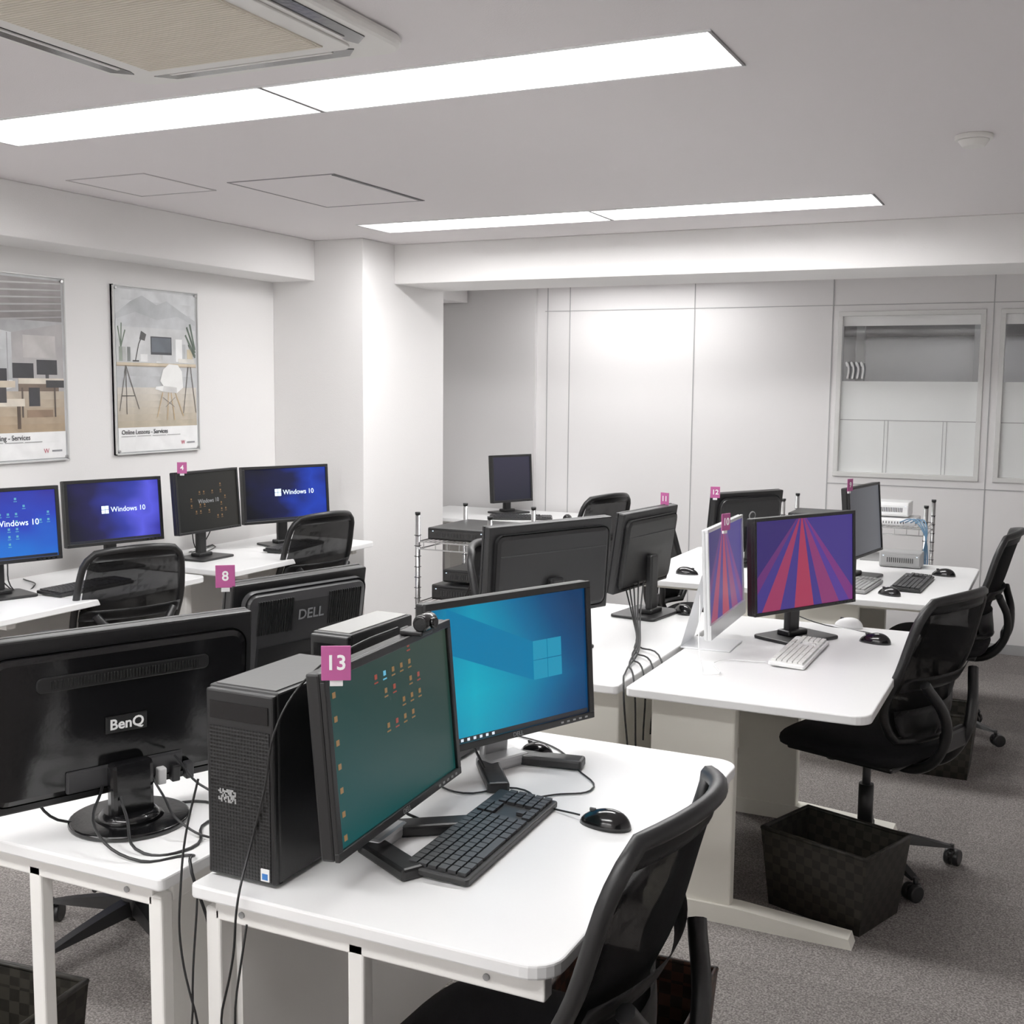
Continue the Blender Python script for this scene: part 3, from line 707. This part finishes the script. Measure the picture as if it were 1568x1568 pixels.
for k in range(6): cable([(-2.45+.02*k,4.8,.9),(-2.40+.02*k,4.68,.84-.01*k),(-2.44+.02*k,4.69,.7),(-2.5+.03*k,4.72,.60)],.005,BLK)
for k in range(3): cable([(-4.0,4.6+.1*k,.9),(-4.05,4.7,.74),(-4.1,4.9-.1*k,Zd+.003),(-4.2,5.0,Zd)],.003)
for k in range(2): cable([(-4.05,3.4+.1*k,.86),(-3.95,3.45,Zd+.003),(-4.0,3.6,Zd+.003),(-4.18,3.7,Zd)],.003)
for k in range(6):
    cable([(-1.25+.05*k,1.9,.01),(-1.15+.03*k,2.0+.04*k,.03),(-1.2+.05*k,2.2,.012),(-1.0-.02*k,2.1,.02),(-1.1,2.35+.02*k,.01)],.004,BLK)
ps=empty('power_strip',(-1.02,2.05,0),.5);box(ps,'body',(0,0,.016),(.3,.05,.03),WHITE,.005)
for k in range(4): box(ps,'socket',(-.1+.065*k,0,.032),(.035,.03,.003),GREYP,.001)

# ---------------------------------------------------------------- posters
def pm(c):
    k='poster_%02x%02x%02x'%c
    if k in MATS: return MATS[k]
    m=mat(k,srgb(*c),.4)
    n=m.node_tree.nodes;l=m.node_tree.links;tc=n.new('ShaderNodeTexCoord');ns=n.new('ShaderNodeTexNoise');ns.inputs['Scale'].default_value=9;ns.inputs['Detail'].default_value=4
    l.new(tc.outputs['Object'],ns.inputs['Vector'])
    d=.88 if min(c)<225 else .98
    r=ramp(n,[(.3,srgb(*[x*d for x in c])),(.7,srgb(*[min(255,x*1.04) for x in c]))]);l.new(ns.outputs['Fac'],r.inputs[0]);l.new(r.outputs[0],m.node_tree.nodes['Principled BSDF'].inputs['Base Color'])
    return m
def poster(y0,y1,z0,z1,art,title):
    e=empty('framed_poster',(-4.2995,y0,z1));w,h=y1-y0,z1-z0
    bx(e,'backing',.0,.012,0,w,-h,0,pm((196,198,200)))
    n=[0]
    def q(u0,v0,u1,v1,c,lay=1):
        n[0]+=1;bx(e,'print_%d'%n[0],.012,.0125+.0004*lay+.00002*n[0],u0*w,u1*w,-v1*h,-v0*h,pm(c))
    def poly(pts,c,lay=1):
        n[0]+=1;bm=bmesh.new();vs=[bm.verts.new((.0125+.0004*lay+.00002*n[0],u*w,-v*h)) for u,v in pts];bm.faces.new(vs);mk('print_%d'%n[0],bm,e,pm(c))
    def line(a,b,t,c,lay=3):
        dx,dy=(b[0]-a[0])*w,(b[1]-a[1])*h;L=math.hypot(dx,dy);px,py=-dy/L*t/2/w,dx/L*t/2/h
        poly([(a[0]+px,a[1]+py),(b[0]+px,b[1]+py),(b[0]-px,b[1]-py),(a[0]-px,a[1]-py)],c,lay)
    art(q,poly,line)
    q(.03,.84,.97,.985,(240,240,240),8)
    X=.0195
    text(e,'title',title,.032,(X,.06*w,-.868*h),(H90,0,H90),TXTD,'LEFT',off=.0004)
    multibox(e,'caption_lines',[((X,.07*w+.11*k+.04,-.892*h),(.0003,.1,.003)) for k in range(4)],pm((150,150,150)))
    text(e,'logo','W',.03,(X,.78*w,-.945*h),(H90,0,H90),pm((190,60,90)));multibox(e,'logo_text',[((X,.88*w,-.945*h),(.0003,.06,.008))],pm((150,150,155)))
    for u in(.03,.97):
        for v in(.02,.98): cyl(e,'standoff',(.018,u*w,-v*h),.007,.012,CHROME,(0,H90,0),seg=14)
    for a in((0,w,-.005,0),(0,w,-h,-h+.005)): bx(e,'edge',.0,.021,a[0],a[1],a[2],a[3],ALU)
    for a in((0,.005),(w-.005,w)): bx(e,'edge',.0,.021,a[0],a[1],-h,0,ALU)
def artB(q,poly,line):
    for k in range(10): q(.03,.02+.064*k,.97,.02+.064*(k+1),(214-3*k,216-3*k,218-3*k))
    poly([(.03,.17),(.2,.09),(.33,.05),(.5,.1),(.62,.07),(.8,.13),(.97,.18),(.97,.24),(.03,.24)],(186,189,192),3)
    poly([(.03,.2),(.25,.15),(.5,.19),(.75,.16),(.97,.21),(.97,.26),(.03,.26)],(198,200,203),4)
    poly([(.03,.24),(.97,.24),(.97,.45),(.03,.45)],(208,209,210),4)
    for k in range(6): q(.03,.60+.04*k,.97,.64+.04*k,(208-5*k,201-6*k,190-8*k),3)
    q(.03,.452,.97,.468,(214,198,172),5);q(.03,.468,.97,.474,(160,144,122),5)
    q(.42,.29,.67,.40,(60,62,66),5);q(.43,.297,.66,.385,(92,98,106),6);q(.52,.40,.56,.44,(200,200,200),5);q(.48,.44,.60,.45,(215,215,215),6)
    q(.72,.30,.80,.44,(238,238,238),5);q(.8,.33,.84,.44,(180,182,184),5);q(.75,.42,.95,.445,(225,222,215),6);q(.86,.36,.93,.42,(205,190,160),5)
    line((.24,.44),(.28,.34),.006,(60,60,60),6);line((.28,.34),(.33,.28),.006,(60,60,60),6);poly([(.31,.26),(.37,.28),(.35,.32),(.29,.31)],(70,70,70),6);q(.21,.437,.28,.446,(60,60,60),6)
    for u,c in((.06,(140,150,138)),(.10,(180,182,180)),(.15,(120,124,122))): q(u,.36,u+.035,.445,c,5)
    for a,b in(((.08,.36),(.05,.24)),((.08,.36),(.09,.22)),((.08,.36),(.13,.26))): line(a,b,.008,(96,112,96),5)
    for a,b in(((.96,.38),(.86,.22)),((.96,.36),(.9,.2)),((.96,.40),(.84,.27)),((.96,.41),(.88,.33))): line(a,b,.012,(84,98,86),6)
    q(.3,.4,.38,.445,(232,232,232),5)
    for a,b in(((.13,.47),(.05,.74)),((.13,.47),(.13,.76)),((.13,.47),(.27,.73)),((.87,.47),(.80,.76)),((.9,.47),(.96,.76)),((.08,.65),(.22,.65))): line(a,b,.005,(90,86,82),6)
    poly([(.52,.56),(.56,.49),(.63,.455),(.74,.46),(.79,.50),(.80,.60),(.72,.635),(.55,.625),(.46,.61),(.47,.595),(.56,.59)],(240,240,238),6)
    poly([(.56,.59),(.72,.6),(.72,.635),(.55,.625)],(212,212,210),7)
    for a,b in(((.55,.63),(.48,.78)),((.70,.63),(.80,.78)),((.62,.63),(.6,.8)),((.65,.63),(.69,.8))): line(a,b,.006,(200,172,132),6)
    for a,b in(((.55,.66),(.69,.72)),((.70,.66),(.58,.72))): line(a,b,.003,(110,110,110),6)
def artA(q,poly,line):
    q(.03,.02,.97,.84,(170,170,172))
    for k in range(6): q(.03,.02+.037*k,.97,.02+.037*(k+1),(150-6*k,144-6*k,144-6*k),2)
    for k in range(6): poly([(.03,.06+.04*k),(.97,.03+.036*k),(.97,.036+.036*k),(.03,.072+.04*k)],(200-8*k,198-8*k,198-8*k),3)
    poly([(.03,.26),(.5,.31),(.5,.60),(.03,.68)],(206,208,210),3)
    poly([(.5,.31),(.97,.25),(.97,.62),(.5,.55)],(172,168,168),3)
    q(.12,.40,.5,.56,(184,186,188),4)
    for k in range(6): line((.06+.08*k,.27+.008*k),(.06+.08*k,.64-.012*k),.004,(140,140,142),4)
    q(.6,.32,.9,.44,(188,184,182),4)
    for k in range(5): q(.03,.62+.044*k,.97,.62+.044*(k+1),(180-4*k,166-6*k,148-8*k),4)
    for u,v in((.05,.47),(.26,.50),(.50,.47),(.72,.45)):
        q(u,v,u+.19,v+.08,(46,46,50),5);q(u+.08,v+.08,u+.11,v+.1,(70,70,72),5)
    q(.03,.565,.52,.60,(206,192,170),5);q(.55,.55,.97,.58,(216,206,190),5);q(.03,.60,.4,.66,(124,100,80),5);q(.55,.58,.92,.62,(110,94,82),5)
    for u in(.08,.36,.58,.88): line((u,.6),(u,.76),.01,(80,70,62),6)
    q(.22,.66,.60,.70,(222,212,196),6);q(.26,.70,.29,.82,(80,66,56),6);q(.53,.70,.56,.82,(80,66,56),6);q(.62,.72,.86,.76,(138,114,94),6)
    q(.64,.60,.74,.70,(52,52,56),6);q(.34,.60,.44,.68,(58,56,58),6);q(.1,.70,.2,.80,(60,56,56),6);q(.80,.56,.97,.60,(52,52,54),6)
poster(4.39,5.01,1.24,2.085,artB,'Online Lessons - Services')
poster(3.46,4.085,1.235,2.085,artA,'Personal Training - Services')

# ---------------------------------------------------------------- camera
pi_,ro,ya,f=.1074,.0094,.4447,1781.0
F=Vector((-math.sin(ya)*math.cos(pi_),math.cos(ya)*math.cos(pi_),-math.sin(pi_)));Rt=Vector((math.cos(ya),math.sin(ya),0));U=Rt.cross(F)
r=math.cos(ro)*Rt+math.sin(ro)*U;u=-math.sin(ro)*Rt+math.cos(ro)*U
cd=bpy.data.cameras.new('camera');cam=bpy.data.objects.new('camera',cd);COL.objects.link(cam)
M=Matrix.Identity(4)
for i in range(3): M[i][0]=r[i];M[i][1]=u[i];M[i][2]=-F[i]
M.translation=Vector((0,0,1.6));cam.matrix_world=M
cd.sensor_width=36;cd.sensor_fit='HORIZONTAL';cd.lens=36*f/1568;cd.clip_start=.05
SC.camera=cam
w=bpy.data.worlds.new('world');SC.world=w;w.use_nodes=True;w.node_tree.nodes['Background'].inputs[0].default_value=(.8,.85,.9,1);w.node_tree.nodes['Background'].inputs[1].default_value=.3
